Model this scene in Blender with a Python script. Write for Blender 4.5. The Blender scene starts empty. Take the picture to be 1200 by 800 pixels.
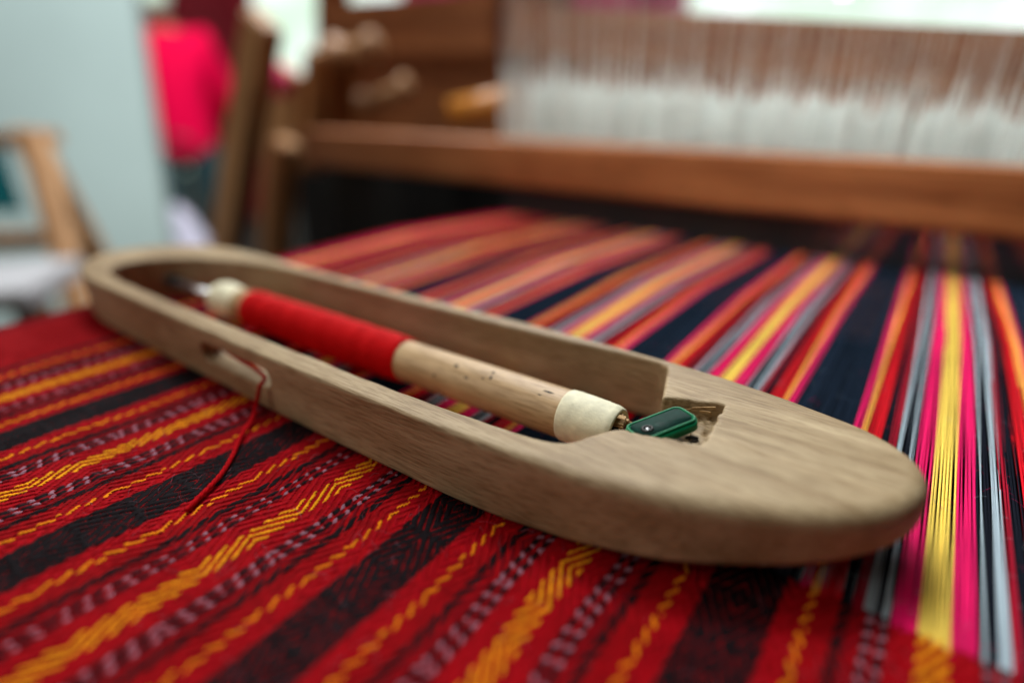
import bpy, bmesh, math, random
import numpy as np
from mathutils import Vector, Matrix

random.seed(7); rng = np.random.default_rng(11)
scene = bpy.context.scene
COL = scene.collection
S = 0.1                                   # one layout unit = 10 cm (camera height over the cloth)

# ------------------------------------------------------------------ camera
F_PX, PITCH, AZ = 670.0, math.radians(23.333), math.radians(36.147)
hd = Vector((-math.sin(AZ), math.cos(AZ), 0)); rt = Vector((math.cos(AZ), math.sin(AZ), 0)); up0 = Vector((0, 0, 1))
fw = hd*math.cos(PITCH) - up0*math.sin(PITCH); upv = up0*math.cos(PITCH) + hd*math.sin(PITCH)
EYE = Vector((0, 0, 1.0*S))
cd = bpy.data.cameras.new('camera'); cam = bpy.data.objects.new('camera', cd); COL.objects.link(cam)
cam.matrix_world = Matrix(((rt.x, upv.x, -fw.x, EYE.x), (rt.y, upv.y, -fw.y, EYE.y), (rt.z, upv.z, -fw.z, EYE.z), (0, 0, 0, 1)))
cd.sensor_width = 36; cd.lens = 36*F_PX/1200; cd.clip_start = 0.005; cd.clip_end = 200
cd.dof.use_dof = True; cd.dof.focus_distance = 1.57*S; cd.dof.aperture_fstop = 2.35
scene.camera = cam
def at(u, v, depth):                      # photo pixel + distance along the view axis (m) -> point
    return EYE + (rt*(u-600) - upv*(v-400) + fw*F_PX)*(depth/F_PX)
def on_y(u, v, Y):                        # photo pixel on the vertical plane Y (layout units)
    d = rt*(u-600) - upv*(v-400) + fw*F_PX
    return EYE + d*(Y*S/d.y)

# ------------------------------------------------------------------ world, lamps, exposure
w = bpy.data.worlds.new('World'); scene.world = w; w.use_nodes = True
bg = w.node_tree.nodes['Background']; bg.inputs[0].default_value = (0.62, 0.72, 0.74, 1); bg.inputs[1].default_value = 0.045
def area(name, loc, target, size, power, col):
    l = bpy.data.lights.new(name, 'AREA'); l.energy = power; l.size = size; l.color = col
    o = bpy.data.objects.new(name, l); COL.objects.link(o); o.location = loc
    o.rotation_euler = (Vector(target)-Vector(loc)).to_track_quat('-Z', 'Y').to_euler(); return o
area('window_light', (-0.95, -0.95, 1.0), (-0.12, 0.15, 0), 0.9, 10, (1.0, 0.91, 0.80))
area('doorway_light', (-1.0, 1.75, 1.35), (-0.15, 0.2, 0), 1.1, 42, (0.95, 0.98, 1.0))
_l = area('heddle_fill', (-0.32, 0.20, 0.72), (-0.05, 0.56, 0.07), 0.3, 1.75, (0.93, 1.0, 0.98)); _l.data.spread = math.radians(75)  # added lamp, unseen, brightens the heddles and the far warp
area('hall_fill', (-1.0, 0.9, 2.3), (-2.2, 2.0, -0.1), 1.0, 128, (0.92, 0.97, 1.0))  # added lamp, unseen, brightens the wall and the person
scene.view_settings.view_transform = 'Standard'; scene.view_settings.look = 'None'
scene.view_settings.exposure = -0.25; scene.view_settings.gamma = 1.0; scene.view_settings.use_curve_mapping = False
scene.render.engine = 'CYCLES'; scene.cycles.use_denoising = True
scene.cycles.max_bounces = 8

# ------------------------------------------------------------------ helpers
def lin(r, g, b):
    f = lambda c: (c/255/12.92) if c/255 <= 0.04045 else ((c/255+0.055)/1.055)**2.4
    return (f(r), f(g), f(b), 1)
def mat(name, col, rough=0.6, metal=0.0, spec=0.5, sheen=0.0, var=0.0, vscale=60, vstretch=(1, 1, 1), bump=0.0, bscale=300, emit=None):
    m = bpy.data.materials.new(name); m.use_nodes = True; nt = m.node_tree; b = nt.nodes['Principled BSDF']
    b.inputs['Base Color'].default_value = col; b.inputs['Roughness'].default_value = rough; b.inputs['Metallic'].default_value = metal
    b.inputs['Specular IOR Level'].default_value = spec
    if sheen: b.inputs['Sheen Weight'].default_value = sheen; b.inputs['Sheen Roughness'].default_value = 0.4
    tc = nt.nodes.new('ShaderNodeTexCoord'); mp = nt.nodes.new('ShaderNodeMapping'); mp.inputs['Scale'].default_value = vstretch
    nt.links.new(tc.outputs['Object'], mp.inputs[0])
    if var:
        n = nt.nodes.new('ShaderNodeTexNoise'); n.inputs['Scale'].default_value = vscale; n.inputs['Detail'].default_value = 5
        nt.links.new(mp.outputs[0], n.inputs['Vector'])
        r = nt.nodes.new('ShaderNodeValToRGB'); r.color_ramp.elements[0].position = 0.3; r.color_ramp.elements[1].position = 0.7
        r.color_ramp.elements[0].color = tuple(c*(1-var) for c in col[:3])+(1,); r.color_ramp.elements[1].color = tuple(min(1, c*(1+var)) for c in col[:3])+(1,)
        nt.links.new(n.outputs['Fac'], r.inputs[0]); nt.links.new(r.outputs[0], b.inputs['Base Color'])
    if bump:
        n2 = nt.nodes.new('ShaderNodeTexNoise'); n2.inputs['Scale'].default_value = bscale; n2.inputs['Detail'].default_value = 4
        nt.links.new(mp.outputs[0], n2.inputs['Vector'])
        bp = nt.nodes.new('ShaderNodeBump'); bp.inputs['Strength'].default_value = bump; bp.inputs['Distance'].default_value = 0.001
        nt.links.new(n2.outputs['Fac'], bp.inputs['Height']); nt.links.new(bp.outputs[0], b.inputs['Normal'])
    if emit:
        b.inputs['Emission Color'].default_value = emit[:3]+(1,); b.inputs['Emission Strength'].default_value = emit[3]
    return m

def wood(name, c0, c1, grain=1.0, rough=0.62, fine=1.0, axis='X', bump=0.5):
    """board wood: growth bands and pores stretched along one axis"""
    m = bpy.data.materials.new(name); m.use_nodes = True; nt = m.node_tree; b = nt.nodes['Principled BSDF']
    N = nt.nodes.new; L = nt.links.new
    tc = N('ShaderNodeTexCoord'); mp = N('ShaderNodeMapping')
    st = {'X': (0.07, 1, 1), 'Y': (1, 0.07, 1), 'Z': (1, 1, 0.07)}[axis]; mp.inputs['Scale'].default_value = st
    L(tc.outputs['Object'], mp.inputs[0])
    n1 = N('ShaderNodeTexNoise'); n1.inputs['Scale'].default_value = 120*grain; n1.inputs['Detail'].default_value = 6; n1.inputs['Distortion'].default_value = 0.8
    n2 = N('ShaderNodeTexNoise'); n2.inputs['Scale'].default_value = 1500*grain*fine; n2.inputs['Detail'].default_value = 3
    n3 = N('ShaderNodeTexNoise'); n3.inputs['Scale'].default_value = 9*grain; n3.inputs['Detail'].default_value = 3
    mp2 = N('ShaderNodeMapping'); mp2.inputs['Scale'].default_value = tuple(0.085 if q < 0.5 else 1 for q in st); L(tc.outputs['Object'], mp2.inputs[0])
    L(mp.outputs[0], n1.inputs['Vector']); L(mp2.outputs[0], n2.inputs['Vector'])
    L(tc.outputs['Object'], n3.inputs['Vector'])
    r1 = N('ShaderNodeValToRGB'); r1.color_ramp.elements[0].position = 0.32; r1.color_ramp.elements[1].position = 0.7
    r1.color_ramp.elements[0].color = c0; r1.color_ramp.elements[1].color = c1
    L(n1.outputs['Fac'], r1.inputs[0])
    r2 = N('ShaderNodeValToRGB'); r2.color_ramp.elements[0].position = 0.36; r2.color_ramp.elements[1].position = 0.52
    r2.color_ramp.elements[0].color = (0.62, 0.56, 0.48, 1); r2.color_ramp.elements[1].color = (1, 1, 1, 1)
    L(n2.outputs['Fac'], r2.inputs[0])
    r3 = N('ShaderNodeValToRGB'); r3.color_ramp.elements[0].position = 0.3; r3.color_ramp.elements[1].position = 0.75
    r3.color_ramp.elements[0].color = (0.74, 0.66, 0.58, 1); r3.color_ramp.elements[1].color = (1.1, 1.1, 1.08, 1)
    L(n3.outputs['Fac'], r3.inputs[0])
    mx = N('ShaderNodeMix'); mx.data_type = 'RGBA'; mx.blend_type = 'MULTIPLY'; mx.inputs[0].default_value = 0.75
    L(r1.outputs[0], mx.inputs[6]); L(r2.outputs[0], mx.inputs[7])
    my = N('ShaderNodeMix'); my.data_type = 'RGBA'; my.blend_type = 'MULTIPLY'; my.inputs[0].default_value = 1.0
    L(mx.outputs[2], my.inputs[6]); L(r3.outputs[0], my.inputs[7])
    # dark growth lines wandering along the board, and hand grime
    mp.inputs['Rotation'].default_value = (0.05, 0.03, 0.05)
    wv = N('ShaderNodeTexWave'); wv.wave_type = 'BANDS'; wv.bands_direction = {'X': 'Y', 'Y': 'X', 'Z': 'Y'}[axis]; wv.inputs['Scale'].default_value = 34*grain; wv.inputs['Distortion'].default_value = 9; wv.inputs['Detail'].default_value = 3; wv.inputs['Detail Scale'].default_value = 0.7
    L(mp.outputs[0], wv.inputs['Vector'])
    r4 = N('ShaderNodeValToRGB'); r4.color_ramp.elements[0].position = 0.0; r4.color_ramp.elements[1].position = 0.35; r4.color_ramp.elements[0].color = (0.72, 0.64, 0.55, 1); r4.color_ramp.elements[1].color = (1, 1, 1, 1)
    L(wv.outputs['Fac'], r4.inputs[0])
    n5 = N('ShaderNodeTexNoise'); n5.inputs['Scale'].default_value = 32*grain; n5.inputs['Detail'].default_value = 6; n5.inputs['Roughness'].default_value = 0.65; L(tc.outputs['Object'], n5.inputs['Vector'])
    r5 = N('ShaderNodeValToRGB'); r5.color_ramp.elements[0].position = 0.34; r5.color_ramp.elements[1].position = 0.56; r5.color_ramp.elements[0].color = (0.78, 0.72, 0.66, 1); r5.color_ramp.elements[1].color = (1.04, 1.04, 1.04, 1)
    L(n5.outputs['Fac'], r5.inputs[0])
    m4 = N('ShaderNodeMix'); m4.data_type = 'RGBA'; m4.blend_type = 'MULTIPLY'; m4.inputs[0].default_value = 0.45; L(my.outputs[2], m4.inputs[6]); L(r4.outputs[0], m4.inputs[7])
    m5 = N('ShaderNodeMix'); m5.data_type = 'RGBA'; m5.blend_type = 'MULTIPLY'; m5.inputs[0].default_value = 0.8; L(m4.outputs[2], m5.inputs[6]); L(r5.outputs[0], m5.inputs[7])
    L(m5.outputs[2], b.inputs['Base Color'])
    rr_ = N('ShaderNodeMapRange'); rr_.inputs[3].default_value = rough-0.14; rr_.inputs[4].default_value = rough+0.12; L(n5.outputs['Fac'], rr_.inputs[0]); L(rr_.outputs[0], b.inputs['Roughness'])
    ad = N('ShaderNodeMath'); ad.operation = 'ADD'; L(n2.outputs['Fac'], ad.inputs[0]); L(n1.outputs['Fac'], ad.inputs[1])
    bp = N('ShaderNodeBump'); bp.inputs['Strength'].default_value = bump; bp.inputs['Distance'].default_value = 0.0006
    L(ad.outputs[0], bp.inputs['Height']); L(bp.outputs[0], b.inputs['Normal'])
    b.inputs['Roughness'].default_value = rough; b.inputs['Specular IOR Level'].default_value = 0.35
    return m

def empty(name, loc=(0, 0, 0), label=None, cat=None, group=None):
    o = bpy.data.objects.new(name, None); COL.objects.link(o); o.location = loc; o.empty_display_size = 0.02
    return tag(o, label, cat, group)
def tag(o, label=None, cat=None, group=None, kind=None):
    if label: o['label'] = label
    if cat: o['category'] = cat
    if group: o['group'] = group
    if kind: o['kind'] = kind
    return o
def link(name, me, m, parent=None, smooth=True):
    o = bpy.data.objects.new(name, me); COL.objects.link(o)
    if m: me.materials.append(m) if not me.materials else None
    if parent:
        o.parent = parent; o.matrix_parent_inverse = Matrix.Translation(-Vector(parent.location)) if parent.type == 'EMPTY' and not parent.rotation_euler.z else Matrix.Identity(4)
    if smooth and len(me.polygons): me.polygons.foreach_set('use_smooth', [True]*len(me.polygons))
    return o
def np_mesh(name, V, Q):
    """fast mesh from numpy verts and quads"""
    me = bpy.data.meshes.new(name); V = np.asarray(V, np.float32); Q = np.asarray(Q, np.int32)
    me.vertices.add(len(V)); me.vertices.foreach_set('co', V.ravel())
    me.loops.add(Q.size); me.loops.foreach_set('vertex_index', Q.ravel())
    me.polygons.add(len(Q)); me.polygons.foreach_set('loop_start', np.arange(0, Q.size, Q.shape[1], dtype=np.int32))
    me.update(calc_edges=True); me.validate(); return me
def bm_mesh(name, bm):
    bmesh.ops.recalc_face_normals(bm, faces=bm.faces)
    me = bpy.data.meshes.new(name); bm.to_mesh(me); bm.free(); return me
def board(bm, p0, p1, width, thick, side, bev=0.003):
    """bevelled bar between two points; `side` = direction of its width"""
    p0, p1 = Vector(p0), Vector(p1); d = (p1-p0); L = d.length; d.normalize()
    s = Vector(side); s = (s - d*s.dot(d)).normalized(); t = d.cross(s)
    g = bmesh.ops.create_cube(bm, size=1); vs = g['verts']
    M = Matrix(((d.x, s.x, t.x, 0), (d.y, s.y, t.y, 0), (d.z, s.z, t.z, 0), (0, 0, 0, 1)))
    for v in vs: v.co = Vector((v.co.x*L, v.co.y*width, v.co.z*thick))
    es = list({e for v in vs for e in v.link_edges})
    if bev: r = bmesh.ops.bevel(bm, geom=es, offset=bev, segments=2, affect='EDGES'); vs = list({v for f in r['faces'] for v in f.verts} | {v for v in vs if v.is_valid})
    c = (p0+p1)/2
    for v in vs: v.co = (M @ v.co) + c
def board_obj(name, p0, p1, width, thick, side, m, parent=None, bev=0.003):
    """bar with its own axes (local X along it) so the grain follows it"""
    p0, p1 = Vector(p0), Vector(p1); d = (p1-p0); L = d.length; d.normalize()
    s = Vector(side); s = (s - d*s.dot(d)).normalized(); t = d.cross(s)
    bm = bmesh.new(); board(bm, (-L/2, 0, 0), (L/2, 0, 0), width, thick, (0, 1, 0), bev)
    o = link(name, bm_mesh(name, bm), m, None, smooth=False)
    c = (p0+p1)/2
    M = Matrix(((d.x, s.x, t.x, c.x), (d.y, s.y, t.y, c.y), (d.z, s.z, t.z, c.z), (0, 0, 0, 1)))
    if parent:
        o.parent = parent; M = Matrix.Translation(-Vector(parent.location)) @ M
    o.matrix_local = M
    return o
def frames(P):
    P = np.asarray(P, float); T = np.gradient(P, axis=0); T /= np.linalg.norm(T, axis=1)[:, None]
    ref = np.array([0, 0, 1.0]) if abs(T[:, 2]).max() < 0.9 else np.array([0.3, 1, 0.2])
    A = np.cross(T, ref); A /= np.linalg.norm(A, axis=1)[:, None]; B = np.cross(A, T); return P, A, B
def tube_np(P, R, n=8, cap=True):
    P, A, B = frames(P); m = len(P); R = np.broadcast_to(np.asarray(R, float), (m,))
    a = np.linspace(0, 2*np.pi, n, endpoint=False)
    V = P[:, None] + R[:, None, None]*(np.cos(a)[None, :, None]*A[:, None] + np.sin(a)[None, :, None]*B[:, None])
    i = np.arange(m-1)[:, None]*n; j = np.arange(n)[None]; k = (j+1) % n
    Q = np.stack([i+j, i+n+j, i+n+k, i+k], -1).reshape(-1, 4)
    V = V.reshape(-1, 3)
    if cap:
        c0, c1 = len(V), len(V)+1; V = np.vstack([V, P[:1], P[-1:]])
        jj = np.arange(n); Q = np.vstack([Q, np.stack([jj, (jj+1) % n, np.full(n, c0), np.full(n, c0)], -1), np.stack([(m-1)*n+(jj+1) % n, (m-1)*n+jj, np.full(n, c1), np.full(n, c1)], -1)])
    return V, Q
def join_np(parts):
    Vs, Qs, o = [], [], 0
    for V, Q in parts: Vs.append(V); Qs.append(np.asarray(Q)+o); o += len(V)
    return np.vstack(Vs), np.vstack(Qs)
def poly_mesh(name, V, Q):               # quads that may be triangles (repeated last index)
    me = bpy.data.meshes.new(name)
    me.from_pydata([tuple(v) for v in V], [], [tuple(q[:3]) if q[2] == q[3] else tuple(q) for q in Q.tolist()]); me.update(); return me
def tube_obj(name, P, R, m, parent=None, n=10):
    V, Q = tube_np(P, R, n); return link(name, poly_mesh(name, V, Q), m, parent)
def lathe_obj(name, prof, p0, axis, m, parent=None, n=40, wob=0.0):
    """prof = [(distance along axis, radius)]"""
    ax = Vector(axis).normalized(); P = [Vector(p0)+ax*d for d, r in prof]
    A = Vector((0, 0, 1)).cross(ax).normalized(); B = ax.cross(A); V = []; Q = []
    for i, (p, (d, r)) in enumerate(zip(P, prof)):
        for j in range(n):
            a = 2*math.pi*j/n; rr = r*(1+wob*math.sin(3*a+i)+wob*0.6*math.sin(7*a+2*i)); V.append(p + (A*math.cos(a)+B*math.sin(a))*rr)
    for i in range(len(prof)-1):
        for j in range(n): k = (j+1) % n; Q.append((i*n+j, i*n+k, (i+1)*n+k, (i+1)*n+j))
    me = bpy.data.meshes.new(name); me.from_pydata([tuple(v) for v in V], [], Q); me.update()
    return link(name, me, m, parent)
def chaikin(P, it=2):
    P = np.asarray(P, float)
    for _ in range(it):
        N = np.roll(P, -1, 0); P = np.stack([0.75*P+0.25*N, 0.25*P+0.75*N], 1).reshape(-1, 2)
    return P
def sd_poly(P, X, Y):
    """signed distance to a closed polygon on a 2-D grid (negative inside)"""
    d = np.full(X.shape, 1e9); ins = np.zeros(X.shape, bool); n = len(P)
    for i in range(n):
        a, b = P[i], P[(i+1) % n]; ex, ey = b-a; wx, wy = X-a[0], Y-a[1]
        t = np.clip((wx*ex+wy*ey)/(ex*ex+ey*ey+1e-12), 0, 1)
        d = np.minimum(d, (wx-ex*t)**2+(wy-ey*t)**2)
        c = ((a[1] > Y) != (b[1] > Y)); ins ^= c & (X < (b[0]-a[0])*(Y-a[1])/(b[1]-a[1]+1e-12)+a[0])
    return np.where(ins, -1, 1)*np.sqrt(d)
def smax(a, b, k):
    h = np.maximum(k-np.abs(a-b), 0)/k; return np.maximum(a, b)+h*h*k*0.25
def surface_nets(f, org, dx):
    nx, ny, nz = f.shape; s = f < 0
    cnt = np.zeros((nx-1, ny-1, nz-1), np.float32); acc = np.zeros((nx-1, ny-1, nz-1, 3), np.float32)
    off = [(a, b, c) for a in (0, 1) for b in (0, 1) for c in (0, 1)]
    sl = lambda o: (slice(o[0], nx-1+o[0]), slice(o[1], ny-1+o[1]), slice(o[2], nz-1+o[2]))
    for o in off:
        for ax in range(3):
            if o[ax]: continue
            q = list(o); q[ax] = 1; f0, f1 = f[sl(o)], f[sl(q)]; c = (f0 < 0) != (f1 < 0)
            t = np.where(c, f0/np.where(c, f0-f1, 1), 0)
            for k in range(3): acc[..., k] += np.where(c, (o[k] if k != ax else t), 0)
            cnt += c
    m = cnt > 0; idx = np.full(m.shape, -1, np.int64); idx[m] = np.arange(m.sum())
    I = np.argwhere(m); V = org + dx*(I + acc[m]/cnt[m][:, None])
    Q = []
    for ax in range(3):
        o1 = [slice(None)]*3; o2 = [slice(None)]*3; o1[ax] = slice(0, -1); o2[ax] = slice(1, None)
        a, b = s[tuple(o1)], s[tuple(o2)]; E = np.argwhere(a != b); flip = a[tuple(E.T)]
        u, v = (ax+1) % 3, (ax+2) % 3
        ok = (E[:, u] > 0) & (E[:, v] > 0) & (E[:, u] < f.shape[u]-1) & (E[:, v] < f.shape[v]-1); E, flip = E[ok], flip[ok]
        c = []
        for du, dv in ((1, 1), (0, 1), (0, 0), (1, 0)):
            e = E.copy(); e[:, u] -= du; e[:, v] -= dv; c.append(idx[tuple(e.T)])
        q = np.stack(c, 1); q[~flip] = q[~flip][:, ::-1]; Q.append(q)
    return V, np.vstack(Q)
def skin_mesh(name, verts, edges, radii, m, parent, sub=2):
    me = bpy.data.meshes.new(name); me.from_pydata([tuple(v) for v in verts], edges, []); me.update()
    o = bpy.data.objects.new(name, me); COL.objects.link(o)
    md = o.modifiers.new('s', 'SKIN'); md.use_smooth_shade = True
    for i, r in enumerate(radii):
        sv = me.skin_vertices[0].data[i]; sv.radius = r if isinstance(r, tuple) else (r, r); sv.use_root = (i == 0)
    o.modifiers.new('u', 'SUBSURF').levels = sub
    dg = bpy.context.evaluated_depsgraph_get(); out = bpy.data.meshes.new_from_object(o.evaluated_get(dg))
    bpy.data.objects.remove(o); out.name = name; out.materials.clear()
    o = link(name, out, m); o.parent = parent; return o

# ------------------------------------------------------------------ materials
M_shuttle = wood('shuttle_wood', lin(152, 130, 98), lin(180, 160, 128), grain=1.0, rough=0.6, bump=0.5)
M_bamboo = wood('bamboo', lin(178, 146, 106), lin(194, 165, 126), grain=0.8, rough=0.45, bump=0.15)
M_loom = wood('loom_wood', lin(146, 88, 50), lin(184, 120, 74), grain=0.35, rough=0.45)
M_post_lit = wood('lit_post_wood', lin(188, 136, 86), lin(212, 164, 112), grain=0.35, rough=0.5)  # lighter loom wood: light on the left posts is put into the colour
M_loom_dark = wood('harness_wood', lin(126, 80, 50), lin(156, 104, 68), grain=0.3, rough=0.55)
M_pale = wood('pale_wood', lin(196, 150, 108), lin(214, 172, 132), grain=0.3, rough=0.5)
M_white_cap = mat('white_plastic', lin(214, 206, 176), 0.6, spec=0.3, var=0.16, vscale=260, bump=0.15, bscale=600)
M_redthread = mat('red_yarn', lin(200, 2, 8), 0.7, spec=0.12, var=0.2, vscale=900)
M_loose = mat('loose_red_yarn', lin(168, 0, 10), 0.8, spec=0.08, var=0.3, vscale=900)
M_weft = mat('weft_red', lin(144, 0, 8), 0.8, spec=0.08, var=0.3, vscale=260)
M_green = mat('green_plastic', lin(0, 112, 70), 0.45, spec=0.3, var=0.1, vscale=300)
M_green_dark = mat('dark_green_plastic', lin(6, 44, 36), 0.6, spec=0.12, var=0.25, vscale=500, bump=0.1, bscale=900)
M_black = mat('black_wire', (0.012, 0.011, 0.012, 1), 0.4)
M_steel = mat('steel', (0.5, 0.5, 0.5, 1), 0.3, metal=1.0, var=0.15, vscale=200)
M_iron = mat('dark_iron', (0.03, 0.027, 0.025, 1), 0.5, metal=0.6)
M_paperend = wood('frayed_pith', lin(150, 116, 70), lin(214, 184, 138), grain=1.5, rough=0.8)
YARN = {'yellow': lin(236, 200, 88), 'amber': lin(236, 166, 70), 'pink': lin(222, 16, 96), 'red': lin(194, 0, 22),
        'crimson': lin(150, 2, 34), 'black': lin(26, 28, 36), 'grey': lin(158, 172, 180), 'navy': lin(30, 40, 54)}  # bare yellow is paled: yarn sheen put into its colour
M_bare = {k: mat('bare_'+k, c, 0.62, spec=0.0 if k in ('navy', 'black') else 0.08, var=0.22, vscale=420, vstretch=(1, 0.05, 1)) for k, c in YARN.items()}
WOV = dict(YARN); WOV.update(yellow=lin(240, 156, 16), amber=lin(236, 138, 12), pink=lin(166, 0, 18), red=lin(150, 0, 10), crimson=lin(116, 0, 14),
                             black=lin(20, 10, 14), navy=lin(18, 9, 13), grey=lin(150, 104, 118))  # woven yellow is deepened: red bounce from the weft put into its colour
M_wov = {k: mat('woven_'+k, c, 0.75, spec=0.1, var=0.22, vscale=500) for k, c in WOV.items()}

# ------------------------------------------------------------------ the setting: floor, walls, daylight
def slab(name, p0, p1, p2, thick, m):     # thick sheet through three corners
    p0, p1, p2 = map(Vector, (p0, p1, p2)); p3 = p0+(p2-p1); n = (p1-p0).cross(p2-p1).normalized()*thick
    bm = bmesh.new(); vs = [bm.verts.new(p) for p in (p0, p1, p2, p3)] + [bm.verts.new(p+n) for p in (p0, p1, p2, p3)]
    for q in ((0, 1, 2, 3), (4, 5, 6, 7), (0, 1, 5, 4), (1, 2, 6, 5), (2, 3, 7, 6), (3, 0, 4, 7)): bm.faces.new([vs[i] for i in q])
    return link(name, bm_mesh(name, bm), m, smooth=False)
FLOOR = -0.9
M_floor = mat('floor_concrete', (0.035, 0.032, 0.03, 1), 0.8, spec=0.15, var=0.3, vscale=3, bump=0.2, bscale=40)  # shade under the loom is put into this dark floor colour
tag(slab('floor', (-12, -3, FLOOR), (6, -3, FLOOR), (6, 12, FLOOR), -0.1, M_floor), kind='structure')
M_wall = mat('white_plaster', lin(160, 176, 171), 0.8, var=0.06, vscale=2)
w1, w0 = at(158, 0, 2.1), at(195, 270, 2.1); wd = (w1-w0)/(w1.z-w0.z); wb = w0+wd*(FLOOR-w0.z); wt = w0+wd*(2.3-w0.z)
lf_ = -(rt*math.cos(0.3)+hd*math.sin(0.3))*3.2; bk_ = (hd*math.cos(0.3)-rt*math.sin(0.3))*0.1
bm = bmesh.new(); vs = [bm.verts.new(p) for p in (wb, wb+lf_, wt+lf_, wt, wb+bk_, wb+lf_+bk_, wt+lf_+bk_, wt+bk_)]
for q in ((0, 1, 2, 3), (4, 5, 6, 7), (0, 1, 5, 4), (1, 2, 6, 5), (2, 3, 7, 6), (3, 0, 4, 7)): bm.faces.new([vs[i_] for i_ in q])
tag(link('wall', bm_mesh('wall', bm), M_wall, smooth=False), kind='structure')
# daylight outside, beyond the open side of the hall
ms = bpy.data.materials.new('daylight'); ms.use_nodes = True; nt = ms.node_tree; nt.nodes.clear()
em = nt.nodes.new('ShaderNodeEmission'); ou = nt.nodes.new('ShaderNodeOutputMaterial'); tc = nt.nodes.new('ShaderNodeTexCoord')
n = nt.nodes.new('ShaderNodeTexNoise'); n.inputs['Scale'].default_value = 1.3; n.inputs['Detail'].default_value = 4
r = nt.nodes.new('ShaderNodeValToRGB'); r.color_ramp.elements[0].position = 0.38; r.color_ramp.elements[1].position = 0.62
r.color_ramp.elements[0].color = (0.6, 0.78, 0.62, 1); r.color_ramp.elements[1].color = (0.9, 1.0, 0.96, 1)
nt.links.new(tc.outputs['Object'], n.inputs['Vector']); nt.links.new(n.outputs['Fac'], r.inputs[0]); nt.links.new(r.outputs[0], em.inputs[0])
vo = nt.nodes.new('ShaderNodeTexVoronoi'); vo.inputs['Scale'].default_value = 2.6; vr = nt.nodes.new('ShaderNodeMapRange'); vr.inputs[1].default_value = 0.13; vr.inputs[2].default_value = 0.17; vr.inputs[3].default_value = 14.0; vr.inputs[4].default_value = 1.6
nt.links.new(tc.outputs['Object'], vo.inputs['Vector']); nt.links.new(vo.outputs['Distance'], vr.inputs[0]); nt.links.new(vr.outputs[0], em.inputs[1]); nt.links.new(em.outputs[0], ou.inputs[0])
c = at(600, 60, 7.5); c.z = FLOOR
tag(slab('sky', c-rt*9, c+rt*9, c+rt*9+Vector((0, 0, 6)), 0.05, ms), kind='structure')

# ------------------------------------------------------------------ cloth on the loom
X0, X1, Y0, FELL, YEND = -3.43, 0.98, -0.75, 1.157, 8.6
PER, YC, PX, PY = 0.685, 0.2, 0.0042, 0.0042
BANDS = [(0.0, 0.027, 'yellow'), (0.027, 0.072, 'pink'), (0.072, 0.098, 'chk'), (0.098, 0.123, 'chk'), (0.123, 0.143, 'crimson'),
         (0.143, 0.165, 'black'), (0.165, 0.208, 'red'), (0.208, 0.2255, 'amber'), (0.2255, 0.250, 'pink'), (0.250, 0.3425, 'navy')]
def band(x):
    k = round((x-YC)/PER); o = abs(x-(YC+k*PER)); sd = 1 if x >= YC+k*PER else -1
    for n, (a, b, c) in enumerate(BANDS):
        if o < b: break
    if n == 0: return (k, 0, 0), c, o
    if n == 9: return (k if sd > 0 else k-1, 9, 1), c, o
    return (k, n, sd), c, o
def tri(v, half): t = np.mod(v/half, 2.0); return half*np.where(t < 1, t, 2-t)
def Tz(y): return tri(y-0.3885, 0.1285)
def xd(x): return tri(x-(YC-1.5*PER-PER), PER)
def sway(V):                               # hand-woven unevenness of the cloth (fades out at the fell)
    V = np.array(V, float); x, y = V[:, 0].copy(), V[:, 1].copy(); a = np.clip((FELL-y)/0.25, 0, 1)
    V[:, 0] += a*(0.0035*np.sin(6.1*y+1.7*x)+0.0022*np.sin(15.3*y+4*x+1)); V[:, 1] += a*(0.005*np.sin(2.3*x+0.4)+0.003*np.sin(7.7*x+2*y)+0.0015*np.sin(31*x))
    V[:, 2] += a*(-0.006+0.0035*np.sin(3.1*x+2*y)*np.sin(4.3*y+1)+0.0015*np.sin(13*x+9*y)); return V
nthr = int((X1-X0)/PX); xs = X0+PX*(np.arange(nthr)+0.5)
DUTY = {'yellow': 0.34, 'amber': 0.31, 'pink': 0.42, 'red': 0.46, 'crimson': 0.45, 'black': 0.78, 'navy': 0.86}
ny = int((FELL-Y0)/PY); ys = Y0+PY*(np.arange(ny)+0.5)
cloth = empty('woven_cloth', (X0*S, FELL*S, 0), 'striped red, black and yellow handwoven cloth with its bare warp stretched on the loom', 'cloth')
# weft picks: a ribbed red ground
nseg = 90; rows = []; yy = []
prof = [(-0.5, -0.0016), (-0.2, 0.0006), (0.2, 0.0006)]
for j in range(ny):
    for dy, dz in prof: yy.append((ys[j]+dy*PY, dz))
yy = np.array(yy); xx = np.linspace(X0, X1, nseg)
wob = 0.0012*np.sin(xx*9.0)[None, :]+0.0006*rng.standard_normal((len(yy)//3+1, nseg)).repeat(3, 0)[:len(yy)]
V = np.stack([np.broadcast_to(xx, (len(yy), nseg)), yy[:, :1]+wob, np.broadcast_to(yy[:, 1:], (len(yy), nseg))], -1).reshape(-1, 3)
i = np.arange(len(yy)-1)[:, None]*nseg; j = np.arange(nseg-1)[None]
Q = np.stack([i+j, i+j+1, i+nseg+j+1, i+nseg+j], -1).reshape(-1, 4)
o = link('weft_picks', np_mesh('weft_picks', sway(V)*S, Q), M_weft, cloth); o['kind'] = 'stuff'
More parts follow.
